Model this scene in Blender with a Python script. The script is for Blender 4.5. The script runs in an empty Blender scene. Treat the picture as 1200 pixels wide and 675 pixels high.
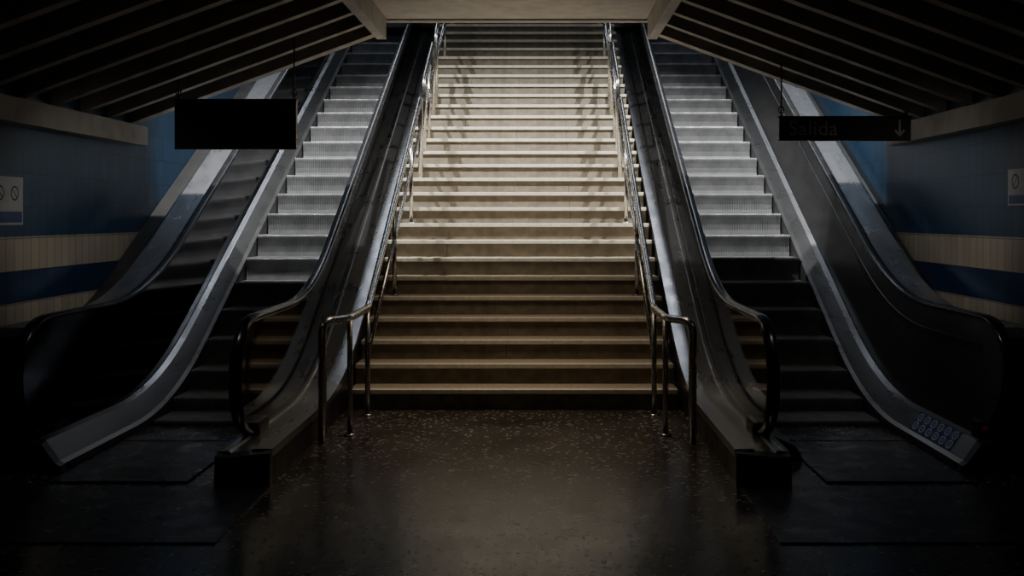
import bpy, bmesh, math
from mathutils import Vector, Matrix
S=bpy.context.scene
COL=S.collection
# ---------------------------------------------------------------- materials
def mat(name, col, rough=.5, metal=0., col2=None, scale=8., bump=0., bscale=40., rvar=0., coords='Object', stretch=None, spec=.5):
    m=bpy.data.materials.new(name); m.use_nodes=True
    N=m.node_tree.nodes; L=m.node_tree.links
    b=N['Principled BSDF']
    b.inputs['Base Color'].default_value=(*col,1); b.inputs['Roughness'].default_value=rough
    b.inputs['Metallic'].default_value=metal; b.inputs['Specular IOR Level'].default_value=spec
    tc=N.new('ShaderNodeTexCoord'); mp=N.new('ShaderNodeMapping')
    L.new(tc.outputs[coords],mp.inputs[0])
    if stretch: mp.inputs['Scale'].default_value=stretch
    nz=N.new('ShaderNodeTexNoise'); nz.inputs['Scale'].default_value=scale; nz.inputs['Detail'].default_value=6
    L.new(mp.outputs[0],nz.inputs['Vector'])
    if col2:
        r=N.new('ShaderNodeValToRGB'); r.color_ramp.elements[0].position=.35; r.color_ramp.elements[1].position=.65
        r.color_ramp.elements[0].color=(*col,1); r.color_ramp.elements[1].color=(*col2,1)
        L.new(nz.outputs['Fac'],r.inputs[0]); L.new(r.outputs[0],b.inputs['Base Color'])
    if rvar:
        mr=N.new('ShaderNodeMapRange'); mr.inputs['From Min'].default_value=.3; mr.inputs['From Max'].default_value=.7
        mr.inputs['To Min'].default_value=rough-rvar; mr.inputs['To Max'].default_value=rough+rvar
        L.new(nz.outputs['Fac'],mr.inputs[0]); L.new(mr.outputs[0],b.inputs['Roughness'])
    if bump:
        n2=N.new('ShaderNodeTexNoise'); n2.inputs['Scale'].default_value=bscale; L.new(mp.outputs[0],n2.inputs['Vector'])
        bp=N.new('ShaderNodeBump'); bp.inputs['Strength'].default_value=bump; bp.inputs['Distance'].default_value=.01
        L.new(n2.outputs['Fac'],bp.inputs['Height']); L.new(bp.outputs[0],b.inputs['Normal'])
    return m
M={}
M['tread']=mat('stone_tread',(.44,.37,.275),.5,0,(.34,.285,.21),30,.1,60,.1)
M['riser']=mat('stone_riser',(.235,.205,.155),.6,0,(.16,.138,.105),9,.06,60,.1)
M['nosing']=mat('nosing_metal',(.80,.75,.62),.42,0,(.66,.61,.50),25,.05,60,.08)
M['steel']=mat('brushed_steel',(.42,.42,.43),.3,1,(.33,.33,.34),12,0,0,.08,stretch=(1,.15,1))
M['steelrail']=mat('tube_steel',(.55,.53,.5),.25,1,(.45,.44,.42),20,0,0,.06)
M['deck']=mat('deck_steel',(.46,.46,.47),.30,.95,(.37,.37,.38),9,0,0,.05,stretch=(1,.1,1))
M['darksteel']=mat('dark_steel',(.12,.12,.125),.38,.75,(.09,.09,.092),6,0,0,.05,stretch=(1,.3,1))
M['mirror']=mat('polished_dark_steel',(.14,.14,.15),.10,1,(.11,.11,.115),6,0,0,.03,stretch=(1,.3,1))
M['clad']=mat('cladding_steel',(.09,.088,.085),.40,.7,(.07,.068,.065),5,.02,30,.08)
M['rubber']=mat('black_rubber',(.012,.012,.013),.22,0,(.02,.02,.021),12,0,0,.06)
M['estep']=mat('escalator_step_metal',(.28,.285,.295),.42,.4,(.19,.193,.20),7,0,0,.1)
M['plate']=mat('landing_plate_metal',(.13,.133,.14),.30,.7,(.085,.087,.092),6,.1,150,.1)
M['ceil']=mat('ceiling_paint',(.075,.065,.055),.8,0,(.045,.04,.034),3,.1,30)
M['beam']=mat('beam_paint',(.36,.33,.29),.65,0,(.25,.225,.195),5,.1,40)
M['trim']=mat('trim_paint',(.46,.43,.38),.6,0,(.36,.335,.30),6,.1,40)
M['signm']=mat('sign_black',(.045,.043,.040),.35,0,(.055,.052,.048),10)
M['signt']=mat('sign_lettering_gray',(.50,.50,.50),.5,0,(.42,.42,.42),20)
M['white']=mat('notice_white',(.55,.57,.6),.5,0,(.45,.47,.5),10)
M['blue']=mat('notice_blue',(.03,.08,.30),.4,0,(.025,.06,.22),10)
M['red']=mat('button_red',(.45,.02,.015),.35,0,(.3,.015,.01),10)
M['black']=mat('black_plastic',(.015,.015,.015),.4,0,(.025,.025,.025),10)
M['upper']=mat('plaster_dark',(.10,.095,.09),.8,0,(.07,.065,.06),3)
# terrazzo floor
def terrazzo():
    m=bpy.data.materials.new('terrazzo_floor'); m.use_nodes=True; N=m.node_tree.nodes; L=m.node_tree.links
    b=N['Principled BSDF']; tc=N.new('ShaderNodeTexCoord')
    v=N.new('ShaderNodeTexVoronoi'); v.inputs['Scale'].default_value=52; L.new(tc.outputs['Object'],v.inputs['Vector'])
    sep=N.new('ShaderNodeSeparateColor'); L.new(v.outputs['Color'],sep.inputs[0])
    r=N.new('ShaderNodeValToRGB'); e=r.color_ramp.elements
    e[0].position=0; e[0].color=(.07,.057,.047,1); e[1].position=.55; e[1].color=(.12,.10,.082,1)
    x=e.new(.92); x.color=(.48,.42,.35,1)
    r.color_ramp.interpolation='CONSTANT'
    L.new(sep.outputs[0],r.inputs[0])
    nz=N.new('ShaderNodeTexNoise'); nz.inputs['Scale'].default_value=2.5; nz.inputs['Detail'].default_value=8; L.new(tc.outputs['Object'],nz.inputs['Vector'])
    mx=N.new('ShaderNodeMix'); mx.data_type='RGBA'; mx.blend_type='MULTIPLY'; mx.inputs[0].default_value=.8
    L.new(r.outputs[0],mx.inputs[6]); L.new(nz.outputs['Fac'],mx.inputs[7])
    br=N.new('ShaderNodeTexBrick'); br.offset=0; br.inputs['Scale'].default_value=1; br.inputs['Brick Width'].default_value=.6; br.inputs['Row Height'].default_value=.6
    br.inputs['Mortar Size'].default_value=.004; br.inputs['Color1'].default_value=(1,1,1,1); br.inputs['Color2'].default_value=(.85,.85,.85,1); br.inputs['Mortar'].default_value=(.3,.3,.3,1)
    L.new(tc.outputs['Object'],br.inputs['Vector'])
    m2=N.new('ShaderNodeMix'); m2.data_type='RGBA'; m2.blend_type='MULTIPLY'; m2.inputs[0].default_value=1
    L.new(mx.outputs[2],m2.inputs[6]); L.new(br.outputs['Color'],m2.inputs[7]); L.new(m2.outputs[2],b.inputs['Base Color'])
    mr=N.new('ShaderNodeMapRange'); mr.inputs['To Min'].default_value=.14; mr.inputs['To Max'].default_value=.32; L.new(nz.outputs['Fac'],mr.inputs[0]); L.new(mr.outputs[0],b.inputs['Roughness'])
    return m
M['floor']=terrazzo()
def tiles():
    m=bpy.data.materials.new('banded_wall_tiles'); m.use_nodes=True; N=m.node_tree.nodes; L=m.node_tree.links
    b=N['Principled BSDF']; tc=N.new('ShaderNodeTexCoord'); sp=N.new('ShaderNodeSeparateXYZ'); L.new(tc.outputs['Object'],sp.inputs[0])
    mr=N.new('ShaderNodeMapRange'); mr.inputs['From Max'].default_value=4; L.new(sp.outputs['Z'],mr.inputs[0])
    r=N.new('ShaderNodeValToRGB'); r.color_ramp.interpolation='CONSTANT'; e=r.color_ramp.elements
    blue=(.014,.070,.155,1); cream=(.62,.55,.44,1); navy=(.012,.045,.13,1)
    e[0].position=0; e[0].color=navy; e[1].position=.73/4; e[1].color=cream
    for p,c in ((.965/4,navy),(1.2/4,cream),(1.44/4,blue)):
        q=e.new(p); q.color=c
    L.new(mr.outputs[0],r.inputs[0])
    cb=N.new('ShaderNodeCombineXYZ'); L.new(sp.outputs['Y'],cb.inputs[0]); L.new(sp.outputs['Z'],cb.inputs[1])
    br=N.new('ShaderNodeTexBrick'); br.offset=0; br.inputs['Scale'].default_value=1; br.inputs['Brick Width'].default_value=.12; br.inputs['Row Height'].default_value=.24
    br.inputs['Mortar Size'].default_value=.004; br.inputs['Color1'].default_value=(1,1,1,1); br.inputs['Color2'].default_value=(.78,.78,.78,1); br.inputs['Mortar'].default_value=(.35,.35,.35,1)
    L.new(cb.outputs[0],br.inputs['Vector'])
    mx=N.new('ShaderNodeMix'); mx.data_type='RGBA'; mx.blend_type='MULTIPLY'; mx.inputs[0].default_value=1
    L.new(r.outputs[0],mx.inputs[6]); L.new(br.outputs['Color'],mx.inputs[7]); L.new(mx.outputs[2],b.inputs['Base Color'])
    b.inputs['Roughness'].default_value=.32
    bp=N.new('ShaderNodeBump'); bp.inputs['Strength'].default_value=.3; bp.inputs['Distance'].default_value=.003; L.new(br.outputs['Color'],bp.inputs['Height']); L.new(bp.outputs[0],b.inputs['Normal'])
    return m
M['tile']=tiles()
def glass():
    m=bpy.data.materials.new('balustrade_glass'); m.use_nodes=True; N=m.node_tree.nodes; L=m.node_tree.links
    N.remove(N['Principled BSDF']); o=N['Material Output']
    t=N.new('ShaderNodeBsdfTransparent'); t.inputs[0].default_value=(.66,.69,.71,1)
    g=N.new('ShaderNodeBsdfGlossy'); g.inputs['Roughness'].default_value=.06; g.inputs[0].default_value=(.8,.8,.8,1)
    lw=N.new('ShaderNodeFresnel'); lw.inputs[0].default_value=1.5
    mx=N.new('ShaderNodeMixShader'); L.new(lw.outputs[0],mx.inputs[0]); L.new(t.outputs[0],mx.inputs[1]); L.new(g.outputs[0],mx.inputs[2]); L.new(mx.outputs[0],o.inputs[0])
    return m
M['glass']=glass()
# ---------------------------------------------------------------- helpers
def link(o,parent=None):
    COL.objects.link(o)
    if parent: o.parent=parent
    return o
def mesh(name,vs,fs,m,parent=None,smooth=False,loc=(0,0,0)):
    me=bpy.data.meshes.new(name); me.from_pydata([tuple(v) for v in vs],[],fs); me.update()
    bm=bmesh.new(); bm.from_mesh(me); bmesh.ops.recalc_face_normals(bm,faces=bm.faces); bm.to_mesh(me); bm.free()
    me.materials.append(M[m])
    if smooth:
        for p in me.polygons: p.use_smooth=True
    o=bpy.data.objects.new(name,me); o.location=loc
    return link(o,parent)
def bxd(x0,x1,y0,y1,z0,z1):
    v=[(x0,y0,z0),(x1,y0,z0),(x1,y1,z0),(x0,y1,z0),(x0,y0,z1),(x1,y0,z1),(x1,y1,z1),(x0,y1,z1)]
    f=[(0,3,2,1),(4,5,6,7),(0,1,5,4),(1,2,6,5),(2,3,7,6),(3,0,4,7)]
    return v,f
def box(name,x0,x1,y0,y1,z0,z1,m,parent=None,bev=0,loc=(0,0,0)):
    v,f=bxd(x0,x1,y0,y1,z0,z1); o=mesh(name,v,f,m,parent,loc=loc)
    if bev:
        bm=bmesh.new(); bm.from_mesh(o.data); bmesh.ops.bevel(bm,geom=list(bm.edges),offset=bev,segments=2,affect='EDGES',profile=.5); bm.to_mesh(o.data); bm.free()
    return o
def tube(name,pts,r,m,parent=None,n=12,ry=None):
    """sweep an ellipse (half width r along a side vector, ry along normal)"""
    pts=[Vector(p) for p in pts]; ry=ry or r; vs=[];fs=[]
    up=None
    for i,p in enumerate(pts):
        a=pts[max(i-1,0)]; b=pts[min(i+1,len(pts)-1)]; t=(b-a).normalized()
        if up is None:
            side=Vector((1,0,0)) if abs(t.x)<.9 else Vector((0,1,0))
        side=(side-t*side.dot(t)).normalized(); up=t.cross(side)
        for k in range(n):
            an=2*math.pi*k/n; vs.append(p+side*r*math.cos(an)+up*ry*math.sin(an))
    for i in range(len(pts)-1):
        for k in range(n):
            fs.append((i*n+k,i*n+(k+1)%n,(i+1)*n+(k+1)%n,(i+1)*n+k))
    fs.append(tuple(range(n))); fs.append(tuple((len(pts)-1)*n+k for k in range(n)))
    return mesh(name,vs,fs,m,parent,smooth=True)
def round_path(pts,r=.06,seg=6):
    pts=[Vector(p) for p in pts]; out=[pts[0]]
    for i in range(1,len(pts)-1):
        a,b,c=pts[i-1],pts[i],pts[i+1]
        d1=(a-b); d2=(c-b); rr=min(r,d1.length*.45,d2.length*.45)
        p0=b+d1.normalized()*rr; p2=b+d2.normalized()*rr
        for s in range(seg+1):
            t=s/seg; out.append(p0*(1-t)**2+b*2*t*(1-t)+p2*t*t)
    out.append(pts[-1]); return out
def sweep(name,prof,ys,zf,m,parent=None,cap0=False,smooth=False,closed=False):
    """prof: (x,dz,abs) cross-section swept along y following zf(y)"""
    vs=[];fs=[];n=len(prof)
    for y in ys:
        for (x,dz,ab) in prof: vs.append((x,y,dz if ab else zf(y)+dz))
    for i in range(len(ys)-1):
        for k in range(n if closed else n-1):
            k2=(k+1)%n
            fs.append((i*n+k,i*n+k2,(i+1)*n+k2,(i+1)*n+k))
    if cap0: fs.append(tuple(range(n)))
    return mesh(name,vs,fs,m,parent,smooth)
def empty(name,loc=(0,0,0)):
    o=bpy.data.objects.new(name,None); o.empty_display_size=.2; o.location=loc; return link(o)
def tag(o,label,cat,group=None):
    o['label']=label; o['category']=cat
    if group: o['group']=group
def struct(o,label=None):
    o['kind']='structure'
    if label: o['label']=label
# ---------------------------------------------------------------- setting
CX=-.235; WL=-3.85; WR=3.38; YE=9.45
TOPZ=4.76
f=box('floor',-6,6,1.0,9.4,-.1,0,'floor'); struct(f,'dark speckled terrazzo floor')
f=box('floor.001',WL,WR,15.86,21,4.6,TOPZ,'upper'); struct(f,'upper landing floor')
w=box('wall_left',WL-.2,WL,1.0,21,0,8,'tile'); struct(w,'blue tiled wall with two cream bands')
w=box('wall_right',WR,WR+.2,1.0,21,0,8,'tile'); struct(w,'blue tiled wall with two cream bands')
w=box('wall_back',WL,WR,21,21.2,4.6,8,'upper'); struct(w)
def zc(x): return 3.794-.367*abs(x-CX)     # underside of the joists
U=1.255
# ceiling panels (flat centre + slopes)
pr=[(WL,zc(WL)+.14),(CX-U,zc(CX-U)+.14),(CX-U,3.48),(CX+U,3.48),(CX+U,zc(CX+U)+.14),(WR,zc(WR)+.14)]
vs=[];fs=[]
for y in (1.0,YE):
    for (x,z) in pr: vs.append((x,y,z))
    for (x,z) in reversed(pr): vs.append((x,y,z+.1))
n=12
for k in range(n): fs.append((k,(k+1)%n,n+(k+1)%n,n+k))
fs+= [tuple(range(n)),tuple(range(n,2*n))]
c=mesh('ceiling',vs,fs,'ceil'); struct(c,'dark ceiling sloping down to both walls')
t=box('trim_4',CX-U+.03,CX+U-.03,1.0,YE-.002,3.462,3.479,'trim'); struct(t,'flat soffit along the middle of the ceiling, coloured paler for bounced light')  # added panel; its pale colour stands in for light bounced up from the stairs
# fascia of slab above the opening
pf=[(WL,zc(WL)+.02),(CX-U,zc(CX-U)+.02),(CX-U,3.45),(CX+U,3.45),(CX+U,zc(CX+U)+.02),(WR,zc(WR)+.02),(WR,4.7),(WL,4.7)]
vs=[(x,YE,z) for x,z in pf]+[(x,YE+.12,z) for x,z in pf]
fs=[tuple(range(8)),tuple(range(8,16))]+[(k,(k+1)%8,8+(k+1)%8,8+k) for k in range(8)]
t=mesh('trim_1',vs,fs,'beam'); struct(t,'edge of the slab above the opening')
c=box('ceiling.001',WL,WR,8.0,21,8,8.1,'upper'); struct(c)
# beams along depth
for i,x in enumerate((CX-U-.02,CX+U+.02)):
    b=box('ceiling_beam',x-.045,x+.045,1.0,YE-.003,3.27,3.62,'trim',bev=.006)
    tag(b,'long pale beam framing the flat ceiling strip','beam','long ceiling beams')
for i,(x0,x1) in enumerate(((WL,WL+.14),(WR-.14,WR))):
    b=box('trim_%d'%(i+2),x0,x1,1.0,YE-.002,zc(WL)-.2,zc(WL)-.02,'trim',bev=.006); struct(b,'pale ledge along the top of the tiled wall')
# sloping joists
def joist(side):
    xa=CX+side*(U+.07); xb=(WL+.01) if side<0 else (WR-.01)
    w=.045
    vs=[]
    for y in (-w,w):
        vs+=[(xa,y,zc(xa)),(xb,y,zc(xb)),(xb,y,zc(xb)+.15),(xa,y,zc(xa)+.15)]
    fs=[(0,1,2,3),(7,6,5,4),(0,4,5,1),(1,5,6,2),(2,6,7,3),(3,7,4,0)]
    return mesh('ceiling_joist',vs,fs,'beam')
for s in (-1,1):
    j=joist(s); j.location=(0,YE-.06,0); tag(j,'sloping painted ceiling joist','ceiling joist','sloping ceiling joists')
    for k in range(1,12):
        q=j.copy(); q.location=(0,YE-.06-.5*k,0); COL.objects.link(q)
# ---------------------------------------------------------------- staircase
SX0,SX1=-1.595,1.125; NST=28; RH=.17; TD=.28; Y0=8.3
st=empty('staircase',(CX,Y0,0)); tag(st,'wide stone staircase with pale nosings and worn risers','staircase')
hw=(SX1-SX0)/2
def proto_step():
    # riser block: several stone slabs with fine joints, local origin at front bottom centre
    vs=[];fs=[]
    xs=[-hw,-hw+.62,-hw+1.28,-hw+1.9,hw]
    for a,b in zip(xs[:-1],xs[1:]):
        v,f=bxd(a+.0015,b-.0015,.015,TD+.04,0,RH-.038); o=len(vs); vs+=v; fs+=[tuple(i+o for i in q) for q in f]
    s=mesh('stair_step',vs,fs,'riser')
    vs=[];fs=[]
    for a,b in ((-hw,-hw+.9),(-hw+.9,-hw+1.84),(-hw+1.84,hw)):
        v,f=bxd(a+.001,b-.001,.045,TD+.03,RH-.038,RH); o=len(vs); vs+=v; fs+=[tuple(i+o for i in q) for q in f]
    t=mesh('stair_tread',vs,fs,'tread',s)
    nn=box('nosing_strip',-hw,hw,-.012,.044,RH-.036,RH+.001,'nosing',s,bev=.004)
    return s,t,nn
s,t,nn=proto_step(); s.parent=st; s.location=(0,0,0)
for i in range(1,NST):
    a=s.copy(); a.location=(0,TD*i,RH*i); COL.objects.link(a); a.parent=st
    for ch in (t,nn):
        b=ch.copy(); b.parent=a; COL.objects.link(b)
# ---------------------------------------------------------------- stair handrails
def stepz(y):
    return RH*(math.floor((y-Y0+.012)/TD)+1) if y>=Y0-.012 else 0
def railz(y): return (.86 if y<8.1 else .86+(y-8.1)*RH/TD)
def rail(sx,xo):
    h=empty('stair_handrail',(sx,8.1,0))
    tag(h,'tubular stainless steel handrail with bent end at the stair foot','handrail','lower stair handrails')
    def W(p): return (p[0]-sx,p[1]-8.1,p[2])
    pts=[(xo,7.08,0),(xo,7.08,.86),(sx,7.32,.86),(sx,8.1,.86),(sx,11.62,railz(11.62)),(sx,11.62,stepz(11.62))]
    tube('rail',[W(p) for p in round_path(pts,.09)],.029,'steelrail',h)
    tube('lower_rail',[W((sx,8.1,.5)),W((sx,11.6,railz(11.6)-.36))],.02,'steelrail',h)
    for y in (7.34,8.08,9.56,10.78):
        tube('post',[W((sx,y,stepz(y))),W((sx,y,railz(y)-.012))],.021,'steelrail',h)
        c=tube('post_flange',[W((sx,y,stepz(y))),W((sx,y,stepz(y)+.012))],.045,'steelrail',h)
def rail2(sx,ya,yb,lab,grp):
    h=empty('stair_handrail',(sx,ya,stepz(ya))); tag(h,lab,'handrail',grp)
    def W(p): return (p[0]-sx,p[1]-ya,p[2]-stepz(ya))
    pts=[(sx,ya,stepz(ya)),(sx,ya,railz(ya)+.04),(sx,yb,railz(yb)+.04),(sx,yb,stepz(yb))]
    tube('rail',[W(p) for p in round_path(pts,.09)],.029,'steelrail',h)
    tube('lower_rail',[W((sx,ya,railz(ya)-.33)),W((sx,yb,railz(yb)-.33))],.02,'steelrail',h)
    y=(ya+yb)/2
    tube('post',[W((sx,y,stepz(y))),W((sx,y,railz(y)+.02))],.021,'steelrail',h)
for sx,xo in ((-1.405,-1.55),(.905,1.065)):
    rail(sx,xo)
    rail2(sx,11.95,13.0,'short tubular steel handrail on the middle steps','middle stair handrails')
    rail2(sx,13.3,15.7,'tubular steel handrail on the upper steps','upper stair handrails')
# ---------------------------------------------------------------- escalators
YI=8.15; SL=.56; TR=.75; YT=YI+TOPZ/SL
def zn(y):
    def soft(y,y0):
        if y<=y0-TR: return 0
        if y>=y0+TR: return SL*(y-y0)
        return SL*(y-y0+TR)**2/(4*TR)
    return soft(y,YI)-soft(y,YT)
YS=[5.98]+[6.1+.12*i for i in range(97)]
YF,ZR,HZ=6.14,.37,.95
def stepmesh(hwid):
    prof=[(.40,0,'t'),(.0,0,'t'),(-.004,-.012,'r'),(-.004,-.03,'r'),(.006,-.07,'r'),(.014,-.12,'r'),(.012,-.18,'r'),(.0,-.235,'r')]
    ng=46; p=2*hwid/ng; xs=[]
    for g in range(ng):
        x=-hwid+g*p
        xs+=[(x,0),(x+p*.5,0),(x+p*.5,1),(x+p,1)]
    vs=[];fs=[];n=len(prof)
    for x,d in xs:
        for y,z,k in prof:
            dy=.007*d if k=='r' else (.007*d if y<.1 else 0); dz=-.007*d if k=='t' else 0
            vs.append((x,y+dy,z+dz))
    for i in range(len(xs)-1):
        for k in range(n-1): fs.append((i*n+k,(i+1)*n+k,(i+1)*n+k+1,i*n+k+1))
    return vs,fs
def escalator(c,hh,hs,outer,label,wall,panelmat):
    """c centre x, hh half handrail spacing, hs half step width, outer: +1 / -1 side next to the wall"""
    E=empty('escalator',(0,0,0)); tag(E,label,'escalator','metro escalators')
    # steps
    vs,fs=stepmesh(hs); s=mesh('escalator_step',vs,fs,'estep',E); k=0; y=7.28; first=True
    while y<YT+.3:
        o=s if first else s.copy()
        o.location=(c,y,zn(y+.2)-.004)
        if not first: COL.objects.link(o)
        first=False; y+=.4
    # landing plates
    box('landing_plate',c-hs,c+hs,6.02,7.1,.002,.012,'plate',E,bev=.002)
    x0,x1=(c-.78,c+.95) if outer<0 else (c-.98,c+.78)
    box('landing_plate',x0,x1,4.9,5.92,.002,.010,'plate',E,bev=.002)
    # comb
    vs=[];fs=[]
    v,f=bxd(c-hs,c+hs,7.1,7.24,.002,.016); vs+=v; fs+=f
    for g in range(23):
        xx=c-hs+.01+g*(2*hs-.02)/23; v,f=bxd(xx,xx+.016,7.24,7.30,.0,.013); o=len(vs); vs+=v; fs+=[tuple(i+o for i in q) for q in f]
    mesh('comb_plate',vs,fs,'plate',E)
    for sd in (-1,1):
        inner=(sd!=outer); xs_=c+sd*hs; xg=c+sd*((hh-.015) if inner else hs+.195); xh=c+sd*hh; xo=c+sd*(hh+.27)
        ys=[y for y in YS]
        if inner:
            B=sweep('balustrade',[(xo,.17,0),(xo-sd*.008,.16,0),(xo-sd*.008,0,1)],ys,zn,'clad',E)
            B['label']='low steel side wall with glass panel facing the stairs'
            ysi=[6.55]+[y for y in ys if y>6.6]
            sweep('deck',[(xs_,-.02,0),(xs_+sd*.02,.055,0),(xs_+sd*.05,.10,0),(xg-sd*.03,.19,0),(xg-sd*.02,.20,0),(xg-sd*.02,-.02,0)],ysi,zn,'darksteel',B,cap0=True)
            sweep('deck',[(xg-sd*.02,.20,0),(xg+sd*.03,.205,0),(xg+sd*.04,.19,0),(xg+sd*.16,.19,0),(xg+sd*.17,.215,0),(xo,.215,0),(xo,.165,0)],ys,zn,'deck',B)
            # front cap
            pts=[(xg-sd*.045,0),(xg-sd*.04,.195),(xg+sd*.04,.19),(xo,.215),(xo,0)]
            vs=[(x,6.0,q) for x,q in pts]+[(x,5.93,q*.93) for x,q in pts]; n=len(pts)
            mesh('newel_base',vs,[tuple(range(n)),tuple(range(n,2*n))]+[(k,(k+1)%n,n+(k+1)%n,n+k) for k in range(n)],'darksteel',B)
            box('newel_side',*sorted((xg-sd*.045,xg-sd*.02)),5.99,6.56,0,.198,'darksteel',B)
        else:
            xw=wall-sd*.004; xc=xh+sd*.34; xi=xg+sd*.05
            ys2=[y for y in ys if y>6.35]; ysd=[6.28]+ys2
            B=sweep('balustrade',[(xi,.0,0),(xi,.78,0),(xh+sd*.06,.82,0),(xc,.82,0),(xc,.66,0),(xw,.66,0),(xw,0,1),(xi,0,1)],ys2,zn,'clad',E,cap0=True)
            B['label']='solid steel-lined parapet against the tiled wall'
            sweep('parapet_cap',[(xh+sd*.055,.822,0),(xh+sd*.055,.86,0),(xh+sd*.085,.885,0),(xc-sd*.03,.885,0),(xc,.86,0),(xc,.822,0)],[y for y in ys2],zn,'deck',B,cap0=True)
            sweep('deck',[(xs_+sd*.02,.055,0),(xs_+sd*.05,.075,0),(xg-sd*.06,.20,0),(xg-sd*.01,.21,0)],ysd,zn,'deck',B)
            pts=[(xs_,0),(xs_+sd*.02,.055),(xs_+sd*.05,.075),(xg-sd*.06,.2),(xg+sd*.1,.21),(xg+sd*.1,0)]
            vs=[(x,6.29,q) for x,q in pts]+[(x,6.22,q*.93) for x,q in pts]; n=len(pts)
            mesh('newel_base',vs,[tuple(range(n)),tuple(range(n,2*n))]+[(k,(k+1)%n,n+(k+1)%n,n+k) for k in range(n)],'darksteel',B)
            box('newel_side',*sorted((xg-sd*.01,xg+sd*.1)),6.28,6.5,0,.21,'darksteel',B,bev=.004)
        sweep('skirt_panel',[(xs_+sd*.012,-.26,0),(xs_+sd*.012,.02,0),(xs_+sd*.02,.056,0)],[y for y in ys if y>(6.5 if inner else 6.25)],zn,'darksteel',B)
        # side panel (glass or steel)
        yy=[YF+.01+.36*(1-math.cos(math.pi/2*i/10)) for i in range(11)]+[y for y in YS if y>6.55]
        vs=[];fs=[]; th=.006
        cyc=YF+ZR; zc0=HZ-ZR
        for y in yy:
            if y<cyc:
                q=math.sqrt(max(ZR**2-(y-cyc)**2,0)); top=zc0+q-.012; bot=zc0-q+.012
                if top<bot: top=bot=zc0
            else: top=zn(y)+HZ-.012; bot=zn(y)+.195
            xt=xg if inner else xh-sd*.015     # steel panels lean out to the handrail
            def xat(z,b): 
                f=min(max((z-zn(y)-.2)/.73,0),1); return xg+(xt-xg)*f
            vs+=[(xat(bot,0)-th,y,bot),(xat(top,0)-th,y,top),(xat(top,0)+th,y,top),(xat(bot,0)+th,y,bot)]
        for i in range(len(yy)-1):
            for k in range(4): fs.append((i*4+k,i*4+(k+1)%4,i*4+4+(k+1)%4,i*4+4+k))
        fs.append((0,1,2,3))
        mesh('glass_panel' if inner else 'side_panel',vs,fs,'glass' if inner else panelmat,B)
        # handrail and its guide
        path=[]; 
        for i in range(15):
            a=-math.pi/2-math.pi*i/14+.0; path.append((xh,cyc+ZR*math.cos(a),zc0+ZR*math.sin(a)))
        path=[(xh,cyc+.12,zc0-ZR-.005)]+path
        path+=[(xh,y,zn(y)+HZ) for y in YS if y>cyc+.1]
        tube('handrail',path,.042,'rubber',B,n=14,ry=.02)
        g=[(p[0],p[1],p[2]) for p in path[1:]]
        g2=[]
        for i,p in enumerate(g):
            if i<15:
                v=Vector((0,p[1]-cyc,p[2]-zc0)); v*= (ZR-.026)/ZR; g2.append((xh,cyc+v.y,zc0+v.z))
            else: g2.append((xh,p[1],p[2]-.026))
        tube('handrail_guide',g2,.02,'steel',B,n=8,ry=.008)
        bo=box('handrail_boot',xh-.06,xh+.06,cyc-.06,cyc+.2,.16,.28,'black',B,bev=.03)
    return E
EL=escalator(-2.55,.67,.42,-1,'escalator with polished dark side panel beside tiled wall',WL,'mirror')
ER=escalator(2.15,.73,.44,1,'escalator with blue warning sticker and red stop button',WR,'darksteel')
# sticker + stop button on the right outer deck
c=2.15; xs_=c+.44; xg=c+.44+.195
def dz(x):
    a=xs_+.05; b=xg-.06; return .075+(x-a)/(b-a)*.125+.004
def ondeck(name,x0,x1,y0,y1,m,parent,h=.0):
    vs=[(x0,y0,zn(y0)+dz(x0)+h),(x1,y0,zn(y0)+dz(x1)+h),(x1,y1,zn(y1)+dz(x1)+h),(x0,y1,zn(y1)+dz(x0)+h)]
    vs+=[(a,b,z-.003) for a,b,z in vs]
    return mesh(name,vs,[(0,1,2,3),(7,6,5,4)]+[(k,(k+1)%4,4+(k+1)%4,4+k) for k in range(4)],m,parent)
bal=[o for o in ER.children if o.name.startswith('balustrade') and 'parapet' in o['label']][0]
stk=ondeck('warning_sticker',xs_+.051,xg-.061,6.5,7.2,'blue',bal); stk['label']='blue sticker with white safety pictograms'
for i in range(6):
    y=6.555+.118*i
    vs=[];fs=[]
    for row,xc in enumerate((xs_+.073,xg-.083)):
        o=len(vs); ncir=12
        for k in range(ncir):
            a=2*math.pi*k/ncir; x=xc+.018*math.cos(a); yy=y+.045*math.sin(a); vs.append((x,yy,zn(yy)+dz(x)+.001))
        for k in range(ncir):
            a=2*math.pi*k/ncir; x=xc+.011*math.cos(a); yy=y+.03*math.sin(a); vs.append((x,yy,zn(yy)+dz(x)+.001))
        fs+=[(o+k,o+(k+1)%ncir,o+ncir+(k+1)%ncir,o+ncir+k) for k in range(ncir)]
        # small figure inside
        for (a,b,d,e) in ((-.003,.003,-.016,.012),(-.007,.007,-.002,.003)):
            o=len(vs); vs+=[(xc+a,y+d,zn(y)+dz(xc+a)+.001),(xc+b,y+d,zn(y)+dz(xc+b)+.001),(xc+b,y+e,zn(y)+dz(xc+b)+.001),(xc+a,y+e,zn(y)+dz(xc+a)+.001)]; fs.append((o,o+1,o+2,o+3))
    mesh('pictogram',vs,fs,'white',stk)
bb=box('stop_button_housing',xg-.04,xg+.04,6.3,6.42,.19,.31,'black',bal,bev=.012)
tube('stop_button',[(xg,6.3,.26),(xg,6.275,.26)],.026,'red',bb,n=16)
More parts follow.
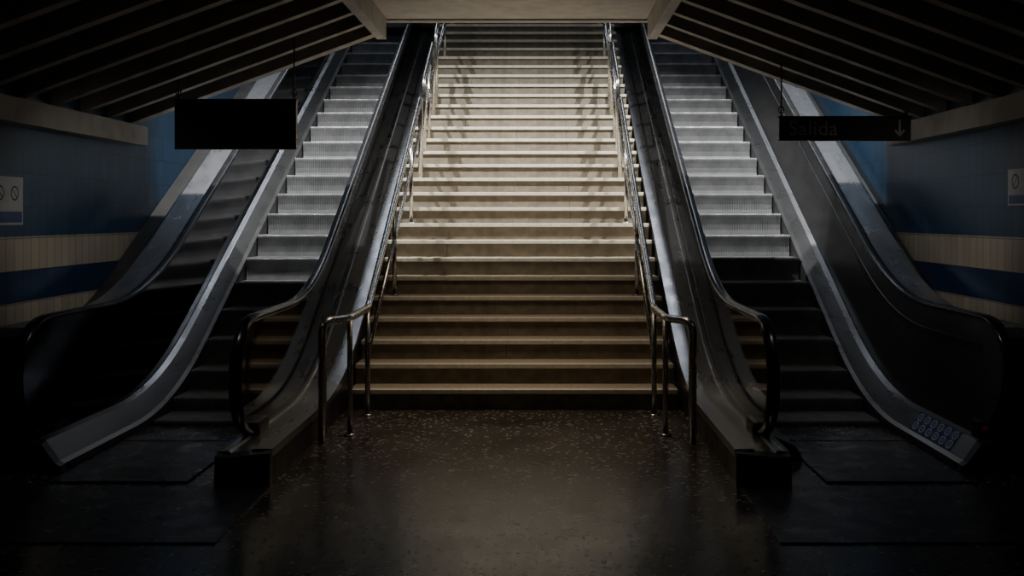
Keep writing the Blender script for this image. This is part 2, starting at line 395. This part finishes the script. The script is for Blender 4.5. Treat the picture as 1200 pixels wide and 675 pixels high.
# ---------------------------------------------------------------- hanging signs
YSN=8.5
def sign(x0,x1,z0,z1,rods,label):
    E=empty('hanging_sign',((x0+x1)/2,YSN,z1)); tag(E,label,'sign')
    ox,oz=(x0+x1)/2,z1
    box('sign_panel',x0-ox,x1-ox,-.03,.03,z0-oz,0,'signm',E,bev=.005)
    box('sign_frame',x0-ox-.006,x1-ox+.006,-.034,.034,-.014,.004,'black',E,bev=.002)
    for x in rods:
        zt=zc(x)
        tube('hanging_rod',[(x-ox,0,.0),(x-ox,0,zt-oz+.1)],.007,'black',E,n=8)
        ring=[(x-ox+.022*math.cos(a),0,.06+.03*math.sin(a)) for a in [2*math.pi*k/12 for k in range(13)]]
        tube('hanging_ring',ring,.005,'black',E,n=6)
    return E
sL=sign(-3.105,-2.077,2.17,2.592,(-3.08,-2.1),'blank dark rectangular sign hanging by rods from joists')
sR=sign(2.005,3.12,2.243,2.447,(2.03,3.09),'dark exit sign reading Salida with a down arrow')
cu=bpy.data.curves.new('sign_lettering','FONT'); cu.body='Salida'; cu.size=.175; cu.extrude=.001; cu.align_x='LEFT'; cu.align_y='CENTER'; cu.space_character=1.05
tmp=bpy.data.objects.new('tmp',cu); COL.objects.link(tmp); bpy.context.view_layer.update()
dg=bpy.context.evaluated_depsgraph_get(); me=bpy.data.meshes.new_from_object(tmp.evaluated_get(dg)); bpy.data.objects.remove(tmp)
me.materials.clear(); me.materials.append(M['signt'])
o=bpy.data.objects.new('sign_lettering',me); link(o,sR); o.rotation_euler=(math.pi/2,0,0); o.location=(-.48,-.0325,-.105); o['label']='gray letters reading Salida'
# arrow
ax=.46; vs=[];fs=[]
def pr_(pts):
    o=len(vs); n=len(pts); vs.extend([(x,-.033,z) for x,z in pts]); vs.extend([(x,-.030,z) for x,z in pts])
    fs.append(tuple(o+k for k in range(n))); fs.extend([(o+k,o+(k+1)%n,o+n+(k+1)%n,o+n+k) for k in range(n)])
pr_([(ax-.008,-.03),(ax+.008,-.03),(ax+.008,-.155),(ax-.008,-.155)])
pr_([(ax,-.17),(ax-.045,-.12),(ax-.033,-.11),(ax,-.147)])
pr_([(ax,-.17),(ax,-.147),(ax+.033,-.11),(ax+.045,-.12)])
a=mesh('sign_arrow',vs,fs,'signt',sR); a['label']='gray down arrow'
# ---------------------------------------------------------------- wall notices
def notice(side,y0,y1,z0,z1):
    x=(WL+.006) if side<0 else (WR-.006); s=-side
    E=empty('wall_notice',(x,(y0+y1)/2,z0)); oy=(y0+y1)/2; tag(E,'small white and blue prohibition notice on the tiled wall','notice','wall notices')
    h=z1-z0; w=(y1-y0)/2
    box('notice_panel',-.005,.005,-w,w,0,h,'white',E,bev=.001)
    xx=s*.0065
    box('notice_text_band',*sorted((s*.0052,xx)),-w*.92,w*.92,h*.05,h*.28,'blue',E)
    for cy in (-w*.45,w*.45):
        vs=[];n=20
        for r in (.055,.043):
            for k in range(n):
                an=2*math.pi*k/n; vs.append((xx,cy+r*math.cos(an),h*.66+r*math.sin(an)))
        fs=[(k,(k+1)%n,n+(k+1)%n,n+k) for k in range(n)]
        o=len(vs); vs+=[(xx,cy-.037,h*.66+.031),(xx,cy-.031,h*.66+.037),(xx,cy+.037,h*.66-.031),(xx,cy+.031,h*.66-.037)]; fs.append((o,o+1,o+2,o+3))
        mesh('notice_symbol',vs,fs,'black',E)
notice(-1,6.98,7.42,1.54,1.89)
notice(1,6.82,7.25,1.68,1.94)
# ---------------------------------------------------------------- light
W=bpy.data.worlds.new('World'); S.world=W; W.use_nodes=True
W.node_tree.nodes['Background'].inputs[0].default_value=(.68,.62,.56,1); W.node_tree.nodes['Background'].inputs[1].default_value=.024
def aim(o,loc,tgt):
    o.location=loc; o.rotation_euler=(Vector(tgt)-Vector(loc)).to_track_quat('-Z','Y').to_euler(); COL.objects.link(o)
def spot(loc,tgt,e,col,ang,blend=.6,r=.12):
    l=bpy.data.lights.new('spot','SPOT'); l.energy=e; l.color=col; l.spot_size=math.radians(ang); l.spot_blend=blend; l.shadow_soft_size=r
    aim(bpy.data.objects.new('spot_light',l),loc,tgt)
def area(loc,tgt,e,col,sx,sy,spread=180):
    l=bpy.data.lights.new('area','AREA'); l.shape='RECTANGLE'; l.size=sx; l.size_y=sy; l.energy=e; l.color=col; l.spread=math.radians(spread)
    aim(bpy.data.objects.new('area_light',l),loc,tgt)
# upper hall lamps (spots), then added strips for metal highlights
spot((CX,9.6,7.6),(CX,11.2,2.0),170,(1,.80,.55),62,1,.10)
spot((-3.6,9.4,6.6),(-1.4,11.2,1.9),2900,(.97,.96,.93),84,1,.02)
spot((3.1,9.25,6.6),(1.0,11.2,1.9),2900,(.97,.96,.93),84,1,.02)
for x in (-2.6,2.2):
    area((x,14.5,7.8),(x,14.5,0),42,(.8,.88,1),.3,4.5)  # added unseen strip lights, placed to give the steel decks their highlights
# lower hall lamps over stair foot and landings, then added wall fill
area((CX,8.1,3.44),(CX,8.1,0),11,(1,.80,.58),1.3,.8,90)
spot((-2.5,6.0,2.6),(-2.6,6.4,0),7,(.88,.92,1),90,1,.1)
spot((2.1,6.0,2.6),(2.2,6.4,0),9,(.88,.92,1),90,1,.1)
spot((-1.6,6.3,2.5),(-3.85,8.3,1.3),38,(1,.93,.82),52,1,.15)  # added wash spots, left and right, to brighten the wall bands
spot((1.1,6.3,2.5),(3.38,8.3,1.3),38,(1,.93,.82),52,1,.15)
# ---------------------------------------------------------------- camera
cd=bpy.data.cameras.new('camera'); cam=bpy.data.objects.new('camera',cd); COL.objects.link(cam)
cam.location=(0,0,1.6); cam.rotation_euler=(math.pi/2,0,0); cd.sensor_width=36; cd.lens=1175/1200*36
cd.shift_x=-35/1200; cd.shift_y=-83.5/1200; cd.clip_start=.05
S.camera=cam
